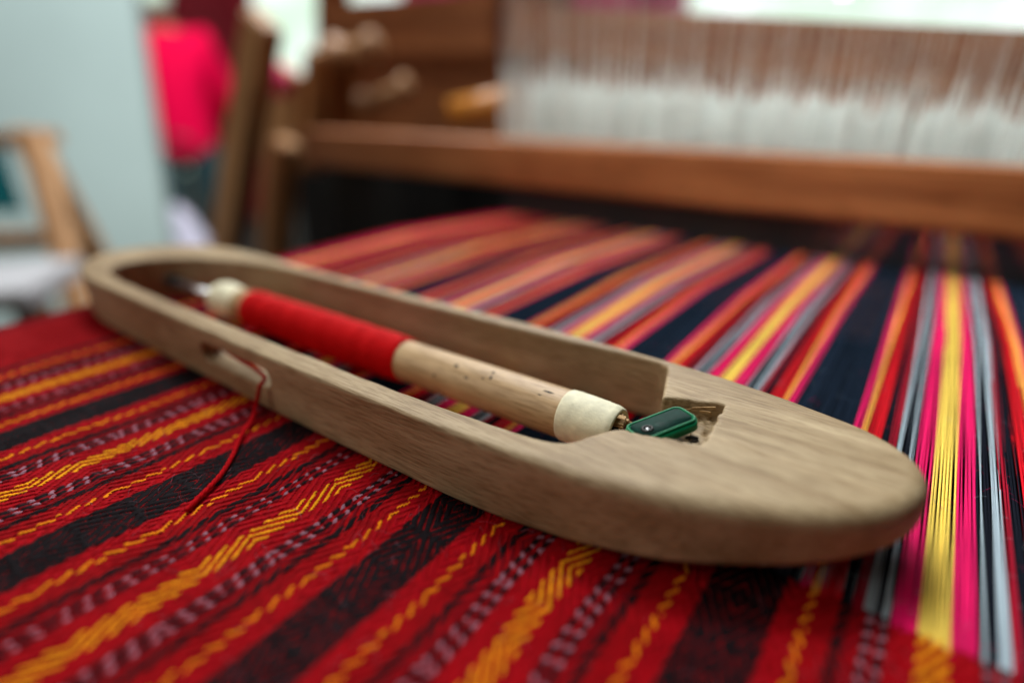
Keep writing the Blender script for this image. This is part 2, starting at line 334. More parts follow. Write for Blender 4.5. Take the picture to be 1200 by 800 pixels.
# warp floats on top of it, one part per colour stripe
groups = {}
def floats(key, cname, x, lifted):
    d = np.diff(np.concatenate([[0], lifted.astype(int), [0]])); st = np.flatnonzero(d == 1); en = np.flatnonzero(d == -1)
    groups.setdefault((key, cname), []).append((x, Y0+st*PY, Y0+en*PY))
bare = {}
phx = xd(xs)/0.0223; phy = 0.55*Tz(ys)/0.0223
for t in range(nthr):
    key, c, o_ = band(xs[t]); fr = np.mod(phx[t]+(-phy if c == 'navy' else phy)+0.15*math.sin(xs[t]*3), 1.0)
    cw, kw = c, key
    if c == 'navy' and o_ < 0.272: cw, kw = 'pink', key+('hem',)
    if xs[t] < -2.84: cw, kw = ('crimson' if xs[t] < -3.33 else 'red'), ('border', int((xs[t]+3.43)/0.2))
    if xs[t] < -2.84 and c == 'navy': c = 'crimson'; key = key+('rim',)
    if xs[t] < -2.84:
        floats(kw, cw, xs[t], fr < 0.5); bare.setdefault((key, c if c != 'chk' else 'pink'), []).append(xs[t])
    elif c == 'chk':
        oc = 0.0845 if o_ < 0.097 else 0.1095; f2 = np.mod(phx[t]-0.6*(o_-oc)/0.0223*(1 if phx[min(t+1, nthr-1)] > phx[t] else -1)*(1 if key[2] > 0 else -1)+phy, 1.0)
        if 0.0785 < o_ < 0.0905 or 0.1035 < o_ < 0.1155:
            floats(key, 'grey', xs[t], f2 < 0.30); floats(key, 'black', xs[t], (f2 > 0.36) & (f2 < 0.95))
        else: floats(key, 'crimson', xs[t], fr < 0.45)
        dark = (0.088 < o_ < 0.104) or o_ < 0.0765
        bare.setdefault((key, 'black' if dark else 'grey'), []).append(xs[t])
    else:
        floats(kw, cw, xs[t], fr < DUTY[cw]); bare.setdefault((key, c), []).append(xs[t])
tt = np.array([0, 0.16, 0.5, 0.84, 1.0]); zz = np.array([-0.0022, 0.0016, 0.0026, 0.0016, -0.0022]); ww = np.array([0.55, 1, 1.1, 1, 0.55])
cr = np.array([-1, 0, 1.0]); cz = np.array([-0.0022, 0.0008, -0.0022])
fq = np.array([[a*3+b, a*3+b+1, (a+1)*3+b+1, (a+1)*3+b] for a in range(4) for b in range(2)])
NAMES = {'yellow': 'yellow', 'amber': 'thin golden', 'pink': 'bright red', 'red': 'red', 'crimson': 'dark red', 'black': 'black', 'navy': 'broad black', 'grey': 'pale pink and black checked'}
for (key, cname), L in groups.items():
    X = np.concatenate([np.full(len(a), x) for x, a, b in L]); A = np.concatenate([a for x, a, b in L]); B = np.concatenate([b for x, a, b in L])
    k = (B-A) > 0.3*PY; X, A, B = X[k], A[k], B[k]; n = len(X)
    if not n: continue
    A = A-0.25*PY; B = B+0.25*PY; hgt = 1+0.25*rng.standard_normal(n); jx = 0.0003*rng.standard_normal(n)
    sl = 0.0004*rng.standard_normal(n)
    x = (X+jx)[:, None, None]+((0.0029 if cname == 'navy' else 0.00235)*ww[None, :, None])*cr[None, None, :]+(sl[:, None]*(tt[None]-0.5))[:, :, None]
    y = (A[:, None]+(B-A)[:, None]*tt[None])[:, :, None]+0*cr
    z = (zz[None]*hgt[:, None])[:, :, None]+cz[None, None]+0.0018
    V = np.stack([x, y, z], -1).reshape(-1, 3); Q = (np.arange(n)*15)[:, None, None]+fq[None]
    link('woven_stripe', np_mesh('woven_stripe', sway(V)*S, Q.reshape(-1, 4)), M_wov[cname], cloth)
# bare warp: every thread a thin tube from the fell through the reed
st_y = np.array([-0.012, 0.05, 0.35, 1.0, 1.9, 3.35, 5.0, YEND-FELL])
na = 5; ang = np.linspace(0, 2*np.pi, na, endpoint=False)
wq = np.array([[a*na+b, (a+1)*na+b, (a+1)*na+(b+1) % na, a*na+(b+1) % na] for a in range(len(st_y)-1) for b in range(na)])
for (key, cname), xl in bare.items():
    x = np.array(xl); n = len(x); idx = np.round((x-X0)/PX).astype(int); den = idx//5
    xr = X0+(den*5+2.5)*PX+((idx % 5)-2)*PX*0.86                              # bunched in the reed dents
    shed = np.where(idx % 2 == 0, 1.0, -1.0)*(0.5+0.5*rng.random(n))
    amt = np.array([0, 0.25, 0.6, 0.9, 1, 1, 1, 1]); shz = np.array([0, 0.0015, 0.005, 0.011, 0.018, 0.030, 0.03, 0.03])
    px = x[:, None]*(1-amt)+xr[:, None]*amt+0.0011*rng.standard_normal((n, 8))*np.array([0.2, 0.6, 1, 1, 1, 0.6, 1, 1])
    pz = shed[:, None]*shz+0.0012*rng.standard_normal((n, 8))+np.array([-0.0005, 0.001, 0.001, 0, 0, -0.10, -0.2, -0.3])
    py = np.broadcast_to(FELL+st_y, (n, 8))+np.concatenate([0.006*rng.standard_normal((n, 1)), np.zeros((n, 7))], 1)
    R = 0.0025*(1+0.12*rng.standard_normal(n))
    V = np.stack([px[..., None]+R[:, None, None]*np.cos(ang), py[..., None]+0*ang, pz[..., None]+R[:, None, None]*np.sin(ang)], -1).reshape(-1, 3)
    Q = (np.arange(n)*8*na)[:, None, None]+wq[None]
    link('warp_stripe', np_mesh('warp_stripe', V*S, Q.reshape(-1, 4)), M_bare[cname], cloth)

# stray fibres standing up from the yarns
def lint(n, xr, yr, zb, m, wav):
    parts = []
    for k in range(n):
        x, y = rng.uniform(*xr), rng.uniform(*yr); a = rng.uniform(0, 6.28); l = rng.uniform(0.012, 0.05); h = rng.uniform(0.003, 0.014); t = np.linspace(0, 1, 5); cv = rng.normal(0, .4)
        P = np.stack([x+l*t*np.cos(a+cv*t), y+l*t*np.sin(a+cv*t), zb+h*np.sin(np.pi*t*rng.uniform(.6, 1))], -1); P = sway(P) if wav else P
        parts.append(tube_np(P*S, 0.00032*S, 3, cap=False))
    V, Q = join_np(parts); o = link('lint', np_mesh('lint', V, Q), m, cloth); o['kind'] = 'stuff'
lint(1400, (-1.9, 0.3), (0.25, 1.1), 0.003, M_weft, True)
lint(260, (-1.9, 0.3), (0.25, 1.1), 0.003, M_wov['grey'], True)
lint(240, (-0.9, 0.7), (1.17, 2.4), 0.004, M_bare['pink'], False)
lint(160, (-0.9, 0.7), (1.17, 2.4), 0.004, M_bare['grey'], False)

# ------------------------------------------------------------------ the shuttle (signed-distance carving)
OUT = chaikin([(-3.35, .95), (-3.2, .908), (-3.0, .89), (-2.2, .888), (-1.3, .89), (-.9, .902), (-.7, .92), (-.5, .942), (-.4, .957), (-.31, .975), (-.2, 1.018), (-.05, 1.09), (.04, 1.165), (.10, 1.24),
               (.135, 1.32), (.145, 1.39), (.115, 1.48), (.02, 1.555), (-.12, 1.59), (-.29, 1.622), (-.45, 1.64), (-.85, 1.638), (-1.2, 1.63), (-1.7, 1.612), (-2.25, 1.60),
               (-2.7, 1.612), (-3.05, 1.60), (-3.3, 1.545), (-3.46, 1.42), (-3.54, 1.28), (-3.55, 1.15), (-3.48, 1.03)], 2)
INN = chaikin([(-3.235, 1.10), (-3.19, 1.02), (-3.06, .978), (-2.5, .968), (-1.94, .968), (-1.08, .978), (-.73, 1.0), (-.635, 1.012), (-.585, 1.04), (-.56, 1.09), (-.535, 1.15), (-.49, 1.19), (-.485, 1.28),
               (-.49, 1.39), (-.51, 1.45), (-.535, 1.53), (-.56, 1.60), (-.66, 1.603), (-1.07, 1.573), (-1.66, 1.557), (-2.3, 1.545), (-2.6, 1.535), (-2.888, 1.46), (-3.08, 1.36), (-3.22, 1.2)], 2)
NOT = np.array([(-.60, 1.385), (-.50, 1.39), (-.335, 1.452), (-.322, 1.22), (-.47, 1.178), (-.60, 1.16)])
dx = 0.0058; org = np.array([-3.62, 0.82, -0.03]); shp = (int(3.83/dx), int(0.89/dx), int(0.29/dx))
gx = org[0]+dx*np.arange(shp[0]); gy = org[1]+dx*np.arange(shp[1]); gz = org[2]+dx*np.arange(shp[2])
GX, GY = np.meshgrid(gx, gy, indexing='ij')
d_o, d_i, d_n = sd_poly(OUT, GX, GY), sd_poly(INN, GX, GY), sd_poly(NOT, GX, GY)
def vnoise(fx, fy, seed, shape=None):     # smooth 2-D value noise on the plan grid
    r = np.random.default_rng(seed); a = r.standard_normal((int(4*fx)+3, int(fy)+3)); u = (GX-org[0])*fx; v = (GY-org[1])*fy
    iu, iv = u.astype(int), v.astype(int); fu, fv = u-iu, v-iv; fu = fu*fu*(3-2*fu); fv = fv*fv*(3-2*fv)
    return (a[iu, iv]*(1-fu)+a[iu+1, iv]*fu)*(1-fv)+(a[iu, iv+1]*(1-fu)+a[iu+1, iv+1]*fu)*fv
d_o = d_o+0.0012*vnoise(9, 9, 3); d_i = d_i+0.0016*vnoise(12, 12, 4); d_n = d_n+0.0022*vnoise(60, 60, 5)+0.0012*vnoise(110, 110, 9)
rgt = np.clip((gx+0.75)/0.9, 0, 1); lft = np.clip((-3.05-gx)/0.5, 0, 1)
Bz = 0.004+0.122*rgt**1.5+0.05*lft**1.6; Tp = 0.222-0.004*np.clip((gx+0.25)/0.4, 0, 1)**2
K = 0.014+0.034*np.clip((gx+0.95)/0.7, 0, 1)
Zg = gz[None, None, :]
body = smax(d_o[:, :, None], Zg-Tp[:, None, None]-0.0006*vnoise(14, 30, 6)[:, :, None], K[:, None, None])
body = smax(body, Bz[:, None, None]-Zg, 0.02)
body = smax(body, -d_i[:, :, None], 0.012)
notch = np.maximum(d_n[:, :, None], (0.165+0.006*vnoise(70, 50, 8))[:, :, None]-Zg)
body = smax(body, -notch, 0.007)
# thread eye through the near wall
ex = np.clip(gx, -2.05, -1.68); sz = 0.033
slot = np.sqrt((gx-ex)[:, None]**2+(gz[None]-(0.128+0.012*(gx[:, None]+1.86)))**2)-sz
slot3 = np.maximum(slot[:, None, :], (GY-1.1)[:, :, None])
body = smax(body, -slot3, 0.012)
V, Q = surface_nets(body.astype(np.float32), org, dx)
SH0 = Vector((-1.7*S, 1.27*S, 0.0))
shuttle = link('weaving_shuttle', np_mesh('weaving_shuttle', V*S-np.array(SH0), Q), M_shuttle); shuttle.location = SH0
tag(shuttle, 'long boat-shaped pale wooden weaving shuttle lying across the cloth', 'shuttle')
del body, slot3, notch

# bobbin inside it
U = lambda x, y, z: Vector((x*S, y*S, z*S))
b0, b1 = U(-2.60, 1.28, 0.105), U(-0.615, 1.292, 0.126); bax = (b1-b0).normalized(); BL = (b1-b0).length
def bp_(t, r=0, a=0): return b0+bax*t
bob = empty('thread_bobbin', (-1.6*S, 1.31*S, 0.03*S), 'bamboo bobbin half wound with red thread inside the shuttle', 'bobbin')
TR = 0.074*S
lathe_obj('bamboo_tube', [(0.06*S, 0.001*S), (0.06*S, TR*0.98)]+[(t*BL, TR*(1+0.012*math.sin(t*9))) for t in np.linspace(0.06, 0.97, 24)]+[(0.97*BL, 0.001*S)], b0, bax, M_bamboo, bob, 48)
spk = mat('bamboo_speck', lin(38, 26, 20), .8)
for t_, an, lx, ly in ((.735, 62, .006, .005), (.805, 78, .007, .006), (.808, 60, .007, .006), (.795, 52, .004, .004), (.765, 40, .008, .003), (.84, 30, .004, .003), (.91, 72, .03, .006), (.90, 58, .016, .004), (.70, 20, .004, .003)):
    a = math.radians(an); nrm = Vector((0, -math.cos(a), math.sin(a))); nrm = (nrm-bax*nrm.dot(bax)).normalized(); c_ = b0+bax*(t_*BL)+nrm*TR*.995
    sd = bax.cross(nrm); bm = bmesh.new(); bmesh.ops.create_icosphere(bm, subdivisions=2, radius=1)
    for v in bm.verts: v.co = c_+bax*(v.co.x*lx*1.5*S)+sd*(v.co.y*ly*1.5*S)+nrm*(v.co.z*.0012*S)
    link('speck', bm_mesh('speck', bm), spk, bob)
# wound thread: one continuous helix, thicker in the middle
t0, t1 = 0.11*BL, 0.60*BL; turns = 78; npt = turns*18
tt_ = np.linspace(0, 1, npt); A = np.array(Vector((0, 0, 1)).cross(bax).normalized()); B = np.array(bax.cross(Vector(A))); bx = np.array(bax)
rad = TR+0.003*S+0.0035*S*np.sin(np.pi*np.clip(tt_*1.02, 0, 1))**0.5+0.0012*S*np.sin(tt_*37)+0.0008*S*np.interp(tt_*turns, np.arange(turns+1), rng.standard_normal(turns+1))
ph = 2*np.pi*turns*tt_
P = np.array(b0)+bx*(t0+(t1-t0)*(tt_+0.002*np.sin(ph*0.13)))[:, None]+rad[:, None]*(np.cos(ph)[:, None]*A+np.sin(ph)[:, None]*B)
Tn = np.gradient(P, axis=0); Tn /= np.linalg.norm(Tn, axis=1)[:, None]; Rn = (np.cos(ph)[:, None]*A+np.sin(ph)[:, None]*B); Bn = np.cross(Tn, Rn)
aa = np.linspace(0, 2*np.pi, 6, endpoint=False); rr = (t1-t0)/turns*0.52
Vh = P[:, None]+rr*(np.cos(aa)[None, :, None]*Rn[:, None]+np.sin(aa)[None, :, None]*Bn[:, None])
i = np.arange(npt-1)[:, None]*6; j = np.arange(6)[None]; Qh = np.stack([i+j, i+6+j, i+6+(j+1) % 6, i+(j+1) % 6], -1).reshape(-1, 4)
wpar = [(Vh.reshape(-1, 3), Qh)]
for tn, sgn, o_ in ((5, 1, 0.3), (4, -1, 1.9)):
    q_ = np.linspace(0, 1, tn*20); p_ = sgn*2*np.pi*tn*q_+o_; rx = np.interp(q_, tt_, rad)+rr*0.95
    wpar.append(tube_np(np.array(b0)+bx*(t0+0.01*S+(t1-t0-0.02*S)*(q_ if o_ != 1.9 else 1-q_))[:, None]+rx[:, None]*(np.cos(p_)[:, None]*A+np.sin(p_)[:, None]*B), rr*0.4, 6, cap=False))
link('thread_winding', np_mesh('thread_winding', *join_np(wpar)), M_redthread, bob)['label'] = 'tightly wound bright red thread'
# plastic caps
cp = lathe_obj('end_cap', [(0, TR*0.9), (0, TR*1.03), (0.006*S, TR*1.06), (0.03*S, TR*1.06), (0.12*S, TR*1.01), (0.15*S, TR*0.98), (0.165*S, TR*0.92), (0.17*S, TR*0.84), (0.16*S, TR*0.70), (0.10*S, TR*0.6)],
               b0+bax*(BL-0.125*S), bax, M_white_cap, bob, 48, 0.008); cp['label'] = 'cream tapered cap with a ragged split end'
# ragged pith and wire sticking out of the cap's end
bm = bmesh.new(); rnd = random.Random(3)
for k in range(24):
    a = rnd.uniform(0, 6.28); r0 = TR*rnd.uniform(0.5, 0.9); p = b0+bax*(BL+0.02*S)+Vector(A)*math.cos(a)*r0+Vector(B)*math.sin(a)*r0
    q = p+bax*S*rnd.uniform(0.02, 0.05)+Vector(A)*math.cos(a)*S*rnd.uniform(-.02, .012)+Vector(B)*math.sin(a)*S*rnd.uniform(-.02, .012)
    board(bm, p, q, S*rnd.uniform(0.012, 0.034), S*0.004, Vector(A)*-math.sin(a)+Vector(B)*math.cos(a), 0)
link('ragged_end', bm_mesh('ragged_end', bm), M_paperend, cp, smooth=False)
lathe_obj('plug', [(0, 0.001*S), (0.0, TR*0.5), (0.05*S, TR*0.46), (0.05*S, 0.001*S)], b0+bax*(BL+0.0*S), bax, M_iron, bob, 20)
lathe_obj('end_cap', [(0.13*S, TR*1.0), (0.10*S, TR*1.02), (0.06*S, TR*1.04), (0.03*S, TR*1.12), (-0.02*S, TR*1.14), (-0.06*S, TR*1.02), (-0.085*S, TR*0.8), (-0.1*S, TR*0.45), (-0.102*S, 0.001*S)], b0, bax, M_white_cap, bob, 40, 0.008)['label'] = 'round white bobbin end'
spn = empty('bobbin_spindle', tuple(U(-3.1, 1.28, 0.1)), 'thin steel spindle pin joining the white bobbin end to the shuttle', 'spindle')
tube_obj('pin', [b0-bax*0.085*S, b0-bax*0.55*S], 0.018*S, M_steel, spn, 14)
lathe_obj('ferrule', [(0, 0.001*S), (0, 0.035*S), (0.05*S, 0.038*S), (0.07*S, 0.03*S), (0.07*S, 0.001*S)], b0-bax*0.58*S, bax, M_iron, spn, 20)

# green tab in the notch
def rrect(lx, ly, r, n=6):
    out = []
    for cx, cy, a0 in ((lx-r, ly-r, 0), (-lx+r, ly-r, 90), (-lx+r, -ly+r, 180), (lx-r, -ly+r, 270)):
        for k in range(n+1): a = math.radians(a0+90*k/n); out.append((cx+r*math.cos(a), cy+r*math.sin(a)))
    return out
gt = empty('green_tab', tuple(U(-0.437, 1.258, 0.200)), 'small green plastic tab with a pin hole wedged in the shuttle notch', 'tab')
gt.scale = (0.88, 0.88, 0.9); gt.rotation_euler = (math.radians(-6), math.radians(-9), math.radians(58))
def plate(name, lx, ly, r, z0, z1, m, parent, hole=None, bev=0.006):
    bm = bmesh.new(); f = bm.faces.new([bm.verts.new((x*S, y*S, z0*S)) for x, y in rrect(lx, ly, r)])
    e = bmesh.ops.extrude_face_region(bm, geom=[f])
    for v in [g for g in e['geom'] if isinstance(g, bmesh.types.BMVert)]: v.co.z = z1*S
    ed = [x for x in bm.edges if len(x.link_faces) == 2 and x.calc_face_angle(0) > 1.0]
    bmesh.ops.bevel(bm, geom=ed, offset=bev*S, segments=3, affect='EDGES')
    o = link(name, bm_mesh(name, bm), m); o.parent = parent; return o
plate('base', 0.100, 0.054, 0.026, -0.012, 0.024, M_green, gt)
# raised rim as a swept bead, recessed face between
ring = [(x, y) for x, y in rrect(0.094, 0.048, 0.022)]; ring = np.array(ring+[ring[0]]); Pr = np.c_[ring, np.full(len(ring), 0.024)]*S
V, Q = tube_np(Pr, 0.004*S, 8, cap=False); link('rim', np_mesh('rim', V, Q), M_green).parent = gt
plate('face', 0.088, 0.042, 0.02, 0.0235, 0.0262, M_green_dark, gt, bev=0.001)
for nm, r0, r1, m, zz_ in (('eyelet', 0.016, 0.010, M_iron, 0.027),):
    a = np.linspace(0, 2*np.pi, 21); P_ = np.c_[-0.052+0.014*np.cos(a), -0.008+0.014*np.sin(a), np.full(21, zz_)]*S
    V, Q = tube_np(P_, 0.005*S, 8, cap=False); link(nm, np_mesh(nm, V, Q), m).parent = gt
bm = bmesh.new(); bmesh.ops.create_uvsphere(bm, u_segments=16, v_segments=10, radius=0.006*S, matrix=Matrix.Translation((-0.052*S, -0.008*S, 0.027*S)) @ Matrix.Diagonal((1, 1, 0.5, 1)))
link('rivet', bm_mesh('rivet', bm), M_steel).parent = gt
# black wire and bright pin under the tab
wp = chaikin  # (2-D smoother reused below)
kn = empty('wire_knot', tuple(U(-0.40, 1.25, 0.17)), 'tangle of black wire with a bright pin under the green tab', 'wire')
rnd = random.Random(8)
for k in range(6):
    pts = []
    p = np.array([-0.405+rnd.uniform(-.03, .045), 1.225+rnd.uniform(-.01, .06), 0.185])
    for q in range(14):
        p = p+np.array([rnd.uniform(-.012, .014), rnd.uniform(-.012, .012), rnd.uniform(-.006, .006)]); p[2] = min(max(p[2], .178), .205); p[1] = max(p[1], 1.21); p[0] = min(p[0], -.345); pts.append(p.copy())
    pts = np.array(pts); pts = (pts[:-2]+pts[1:-1]+pts[2:])/3
    tube_obj('wire', pts*S, 0.0042*S, M_black, kn, 7)
tube_obj('pin', [U(-.43, 1.212, .188), U(-.352, 1.222, .186)], 0.006*S, M_steel, kn, 10)
# splinters and fluff at the notch edge
for k, (x, y, z, a, l) in enumerate([(-.46, 1.39, .185, .4, .05), (-.41, 1.405, .205, .35, .06), (-.44, 1.36, .175, 1.2, .04), (-.37, 1.30, .172, 2.0, .05), (-.39, 1.41, .2, -.3, .035)]):
    bm = bmesh.new(); board(bm, U(x, y, z), U(x+l*math.cos(a), y+l*math.sin(a), z+.012), 0.006*S, 0.003*S, (0, 0, 1), 0)
    tag(link('wood_splinter', bm_mesh('wood_splinter', bm), M_paperend, smooth=False), 'tiny pale splinter on the chipped edge of the shuttle notch', 'splinter', 'splinters in the shuttle notch')

# loose weft thread through the eye, down onto the cloth
ctl = [(-2.25, 1.24, .09), (-2.2, 1.12, .085), (-2.12, 1.0, .12), (-2.02, .935, .14), (-1.88, .91, .142), (-1.76, .905, .138), (-1.69, .898, .13), (-1.672, .884, .124), (-1.67, .868, .112), (-1.68, .862, .08), (-1.685, .85, .045),
       (-1.66, .815, .018), (-1.594, .734, .012), (-1.515, .66, .011), (-1.455, .59, .011), (-1.412, .51, .008), (-1.395, .465, .001)]
ctl = np.array(ctl)
def catmull(P, n=14):
    out = []; Pp = np.vstack([2*P[0]-P[1], P, 2*P[-1]-P[-2]])
    for i in range(1, len(Pp)-2):
        for t in np.linspace(0, 1, n, endpoint=False):
            p0, p1, p2, p3 = Pp[i-1:i+3]; out.append(0.5*((2*p1)+(-p0+p2)*t+(2*p0-5*p1+4*p2-p3)*t*t+(-p0+3*p1-3*p2+p3)*t**3))
    out.append(P[-1]); return np.array(out)
C = catmull(ctl); Pc, Aa, Bb = frames(C); s_ = np.concatenate([[0], np.cumsum(np.linalg.norm(np.diff(C, axis=0), axis=1))])
parts = []
for k in range(3):
    ph = s_/0.06*2*np.pi+k*2.094; parts.append(tube_np((Pc+0.0034*(np.cos(ph)[:, None]*Aa+np.sin(ph)[:, None]*Bb))*S, 0.0041*S, 7))
V, Q = join_np(parts)
tag(link('loose_thread', poly_mesh('loose_thread', V, Q), M_loose), 'loose red weft thread coming out of the shuttle eye onto the cloth', 'thread')

# ------------------------------------------------------------------ the loom behind
bt = empty('loom_beater', tuple(U(-2.5, 4.6, -0.3)), 'brown wooden loom beater with a thick rail above the reed', 'beater')
board_obj('top_rail', U(-6.55, 4.72, 0.395), U(3.2, 4.72, 0.395), 0.40*S, 0.44*S, (0, 0, 1), M_loom, bt, 0.004)
board_obj('bottom_rail', U(-3.7, 4.72, -0.42), U(3.2, 4.72, -0.42), 0.40*S, 0.44*S, (0, 0, 1), M_loom, bt, 0.004)
pA, pB = on_y(262, 300, 4.5), on_y(309, 22, 4.5)
board_obj('upright', pA, pB, 0.5*S, 0.28*S, (1, 0, 0), M_post_lit, bt, 0.004)
board_obj('upright', U(3.0, 4.72, -0.7), U(3.0, 4.72, 2.6), 0.5*S, 0.35*S, (1, 0, 0), M_loom, bt, 0.004)
bm = bmesh.new()
for k in range(330):
    x = X0-0.03+k*(X1+0.1-X0)/329; board(bm, U(x, 4.62, -0.25), U(x, 4.62, 0.19), 0.009*S, 0.03*S, (1, 0, 0), 0)
o = link('reed_dents', bm_mesh('reed_dents', bm), mat('reed_steel', (0.02, 0.019, 0.02, 1), 0.6, metal=0.2), bt, smooth=False); o['kind'] = 'stuff'

lf = empty('loom_side_frame', tuple(U(-6, 6.0, -9)), 'heavy brown wooden side frame of the loom behind the beater', 'loom')
def px_board(name, q0, q1, Y, width, thick, m, par, side=(0, 0, 1)): return board_obj(name, on_y(*q0, Y), on_y(*q1, Y), width*S, thick*S, side, m, par, 0.004)
px_board('short_post', (338, 165), (312, 420), 5.1, 0.36, 0.3, M_post_lit, lf, (1, 0, 0))
px_board('inner_post', (372, 60), (366, 200), 5.6, 0.26, 0.3, M_post_lit, lf, (1, 0, 0))
px_board('side_panel', (334, 78), (318, 420), 6.6, 0.95, 0.2, M_post_lit, lf, (1, 0, 0))
px_board('back_panel', (388, 100), (660, 96), 7.6, 2.4, 0.4, M_loom, lf)
px_board('back_rail', (668, 88), (1300, 125), 7.6, 1.0, 0.3, M_loom, lf)
px_board('cross_beam', (384, 36), (588, 30), 6.9, 0.72, 0.3, M_loom, lf)
px_board('tall_post', (392, -120), (388, 165), 7.2, 0.45, 0.4, M_loom, lf, (1, 0, 0))

# harness: tilted shaft bar with white string heddles
hs = empty('heddle_shaft', tuple(U(-2, 5.6, 0.5)), 'tilted brown heddle shaft hung with white string heddles', 'heddle shaft')
board_obj('shaft_bar', on_y(596, 36, 5.6), on_y(1330, 92, 5.6), 0.47*S, 0.12*S, (0, 0, 1), M_loom_dark, hs, 0.003)
board_obj('lower_bar', U(-4.0, 5.3, 0.5), U(1.6, 5.3, 0.5), 0.1*S, 0.1*S, (0, 0, 1), M_pale, hs, 0.003)
M_string = mat('white_cotton', lin(236, 242, 238), 0.8, sheen=0.3, var=0.08, vscale=60)
pr = [(-0.02, .007), (0.05, .017), (0.36, .016), (0.50, .008), (0.6, .0026), (1.0, .0018), (2.6, .0018)]
_nt = M_string.node_tree; _p = _nt.nodes['Principled BSDF']; _t = _nt.nodes.new('ShaderNodeBsdfTranslucent'); _m = _nt.nodes.new('ShaderNodeMixShader')
_t.inputs[0].default_value = (0.8, 0.84, 0.82, 1); _m.inputs[0].default_value = 0.2
_nt.links.new(_p.outputs[0], _m.inputs[1]); _nt.links.new(_t.outputs[0], _m.inputs[2]); _nt.links.new(_m.outputs[0], _nt.nodes['Material Output'].inputs[0])
variants = []
for k in range(5):
    ph = random.uniform(0, 6); P = [(0.012*math.sin(ph+3*z), 0.01*math.cos(ph+2*z), z) for z, _ in pr]; V, Q = tube_np(np.array(P)*S, np.array([r for _, r in pr])*S*random.uniform(.9, 1.15), 7)
    me = poly_mesh('heddle_string', V, Q); me.materials.append(M_string); me.polygons.foreach_set('use_smooth', [True]*len(me.polygons)); variants.append(me)
for k in range(135):
    x = -3.92+k*(5.35/134)+random.gauss(0, .018)
    o = bpy.data.objects.new('heddle_string', random.choice(variants)); COL.objects.link(o); o.parent = hs
    f = (x+3.92)/5.0; top = 1.12*(1-f)+0.62*f
    o.location = U(x, 5.22+random.uniform(-.05, .05), 0.5)-Vector(hs.location); o.scale = (1, 1, max(.5, (top+random.gauss(0, .10))/0.75))
    o.rotation_euler = (random.gauss(0, .012), random.gauss(0, .014), 0)

# white cotton band stretched behind the string heddles
M_band = mat('white_cotton_band', lin(236, 243, 240), .85, var=.05, vscale=40); _nt = M_band.node_tree; _p = _nt.nodes['Principled BSDF']; _t = _nt.nodes.new('ShaderNodeBsdfTranslucent'); _m = _nt.nodes.new('ShaderNodeMixShader')
_t.inputs[0].default_value = (0.8, 0.85, 0.83, 1); _m.inputs[0].default_value = 0.25
_nt.links.new(_p.outputs[0], _m.inputs[1]); _nt.links.new(_t.outputs[0], _m.inputs[2]); _nt.links.new(_m.outputs[0], _nt.nodes['Material Output'].inputs[0])
nx, nz = 200, 5; V = []
for r_ in range(nz):
    for k in range(nx):
        x = -3.75+k*5.4/(nx-1); f = k/(nx-1); top = 1.12*(1-f)+0.80*f+0.05*math.sin(k*1.7)+0.04*math.sin(k*0.61+2); z = 0.47+(top-0.47)*r_/(nz-1)
        V.append((x*S, (5.42+0.012*math.sin(k*0.9))*S, z*S))
V = np.array(V); Q = np.array([(r_*nx+k, r_*nx+k+1, (r_+1)*nx+k+1, (r_+1)*nx+k) for r_ in range(nz-1) for k in range(nx-1)])
tag(link('cotton_band', np_mesh('cotton_band', np.vstack([V, V+np.array([0, .0012, 0])]), np.vstack([Q, Q[:, ::-1]+len(V)])), M_band), 'white cotton band stretched behind the string heddles above the beater rail', 'cotton band')

# black cloth hung behind the lower loom
M_bk = mat('black_fabric', (0.012, 0.013, 0.014, 1), 0.8, spec=0.2, var=0.3, vscale=8)
pl, pr_ = on_y(352, 220, 8.0), on_y(1500, 220, 8.0)
nx, nz = 80, 12; xx = np.linspace(pl.x, pr_.x, nx); zz2 = np.linspace(-0.55, 0.035, nz)
Vf = np.array([(x, 0.8+0.012*math.sin(x*38)+0.006*math.sin(x*91+z*7), z) for z in zz2 for x in xx]); Vb = Vf+np.array([0, 0.004, 0])
i = np.arange(nz-1)[:, None]*nx; j = np.arange(nx-1)[None]; Qf = np.stack([i+j, i+j+1, i+nx+j+1, i+nx+j], -1).reshape(-1, 4)
tag(link('black_drape', np_mesh('black_drape', np.vstack([Vf, Vb]), np.vstack([Qf, Qf[:, ::-1]+len(Vf)])), M_bk), 'black cloth hanging behind the beater under the brown rail', 'drape')

# wooden odds and ends on the loom's back rail
def bobbin(pos, ax, r, l, m, label, grp=None):
    o = lathe_obj('wooden_spool', [(0, .001), (0, r), (.08*l, r), (.14*l, r*.55), (.5*l, r*.62), (.86*l, r*.55), (.92*l, r), (l, r), (l, .001)], pos, ax, m)
    return tag(o, label, 'spool')
bobbin(on_y(392, 62, 5.9), (1, .1, .05), .022, .075, M_pale, 'stubby pale spool high on the loom beside the tall post')
bobbin(on_y(425, 122, 5.9), (1, .25, .3), .017, .08, M_pale, 'pale wooden spool tipped up on the beater rail')
tag(tube_obj('bamboo_rod', [on_y(530, 132, 5.6), on_y(600, 118, 5.9)], .016, mat('ochre_bamboo', lin(190, 120, 40), .4, var=.15)), 'short ochre bamboo rod lying beside the heddles', 'rod')
# hot pink tassel hanging by the post
tp = on_y(327, 95, 6.2)
tag(lathe_obj('pink_pompom', [(-.026, .001), (-.022, .010), (-.010, .018), (.004, .019), (.016, .014), (.024, .006), (.03, .001)], tp, (0.05, 0, 1), mat('pink_wool', lin(250, 40, 110), .8, sheen=.5, var=.2, vscale=300), None, 24, .06), 'round hot pink pompom hanging by the loom upright', 'pompom')

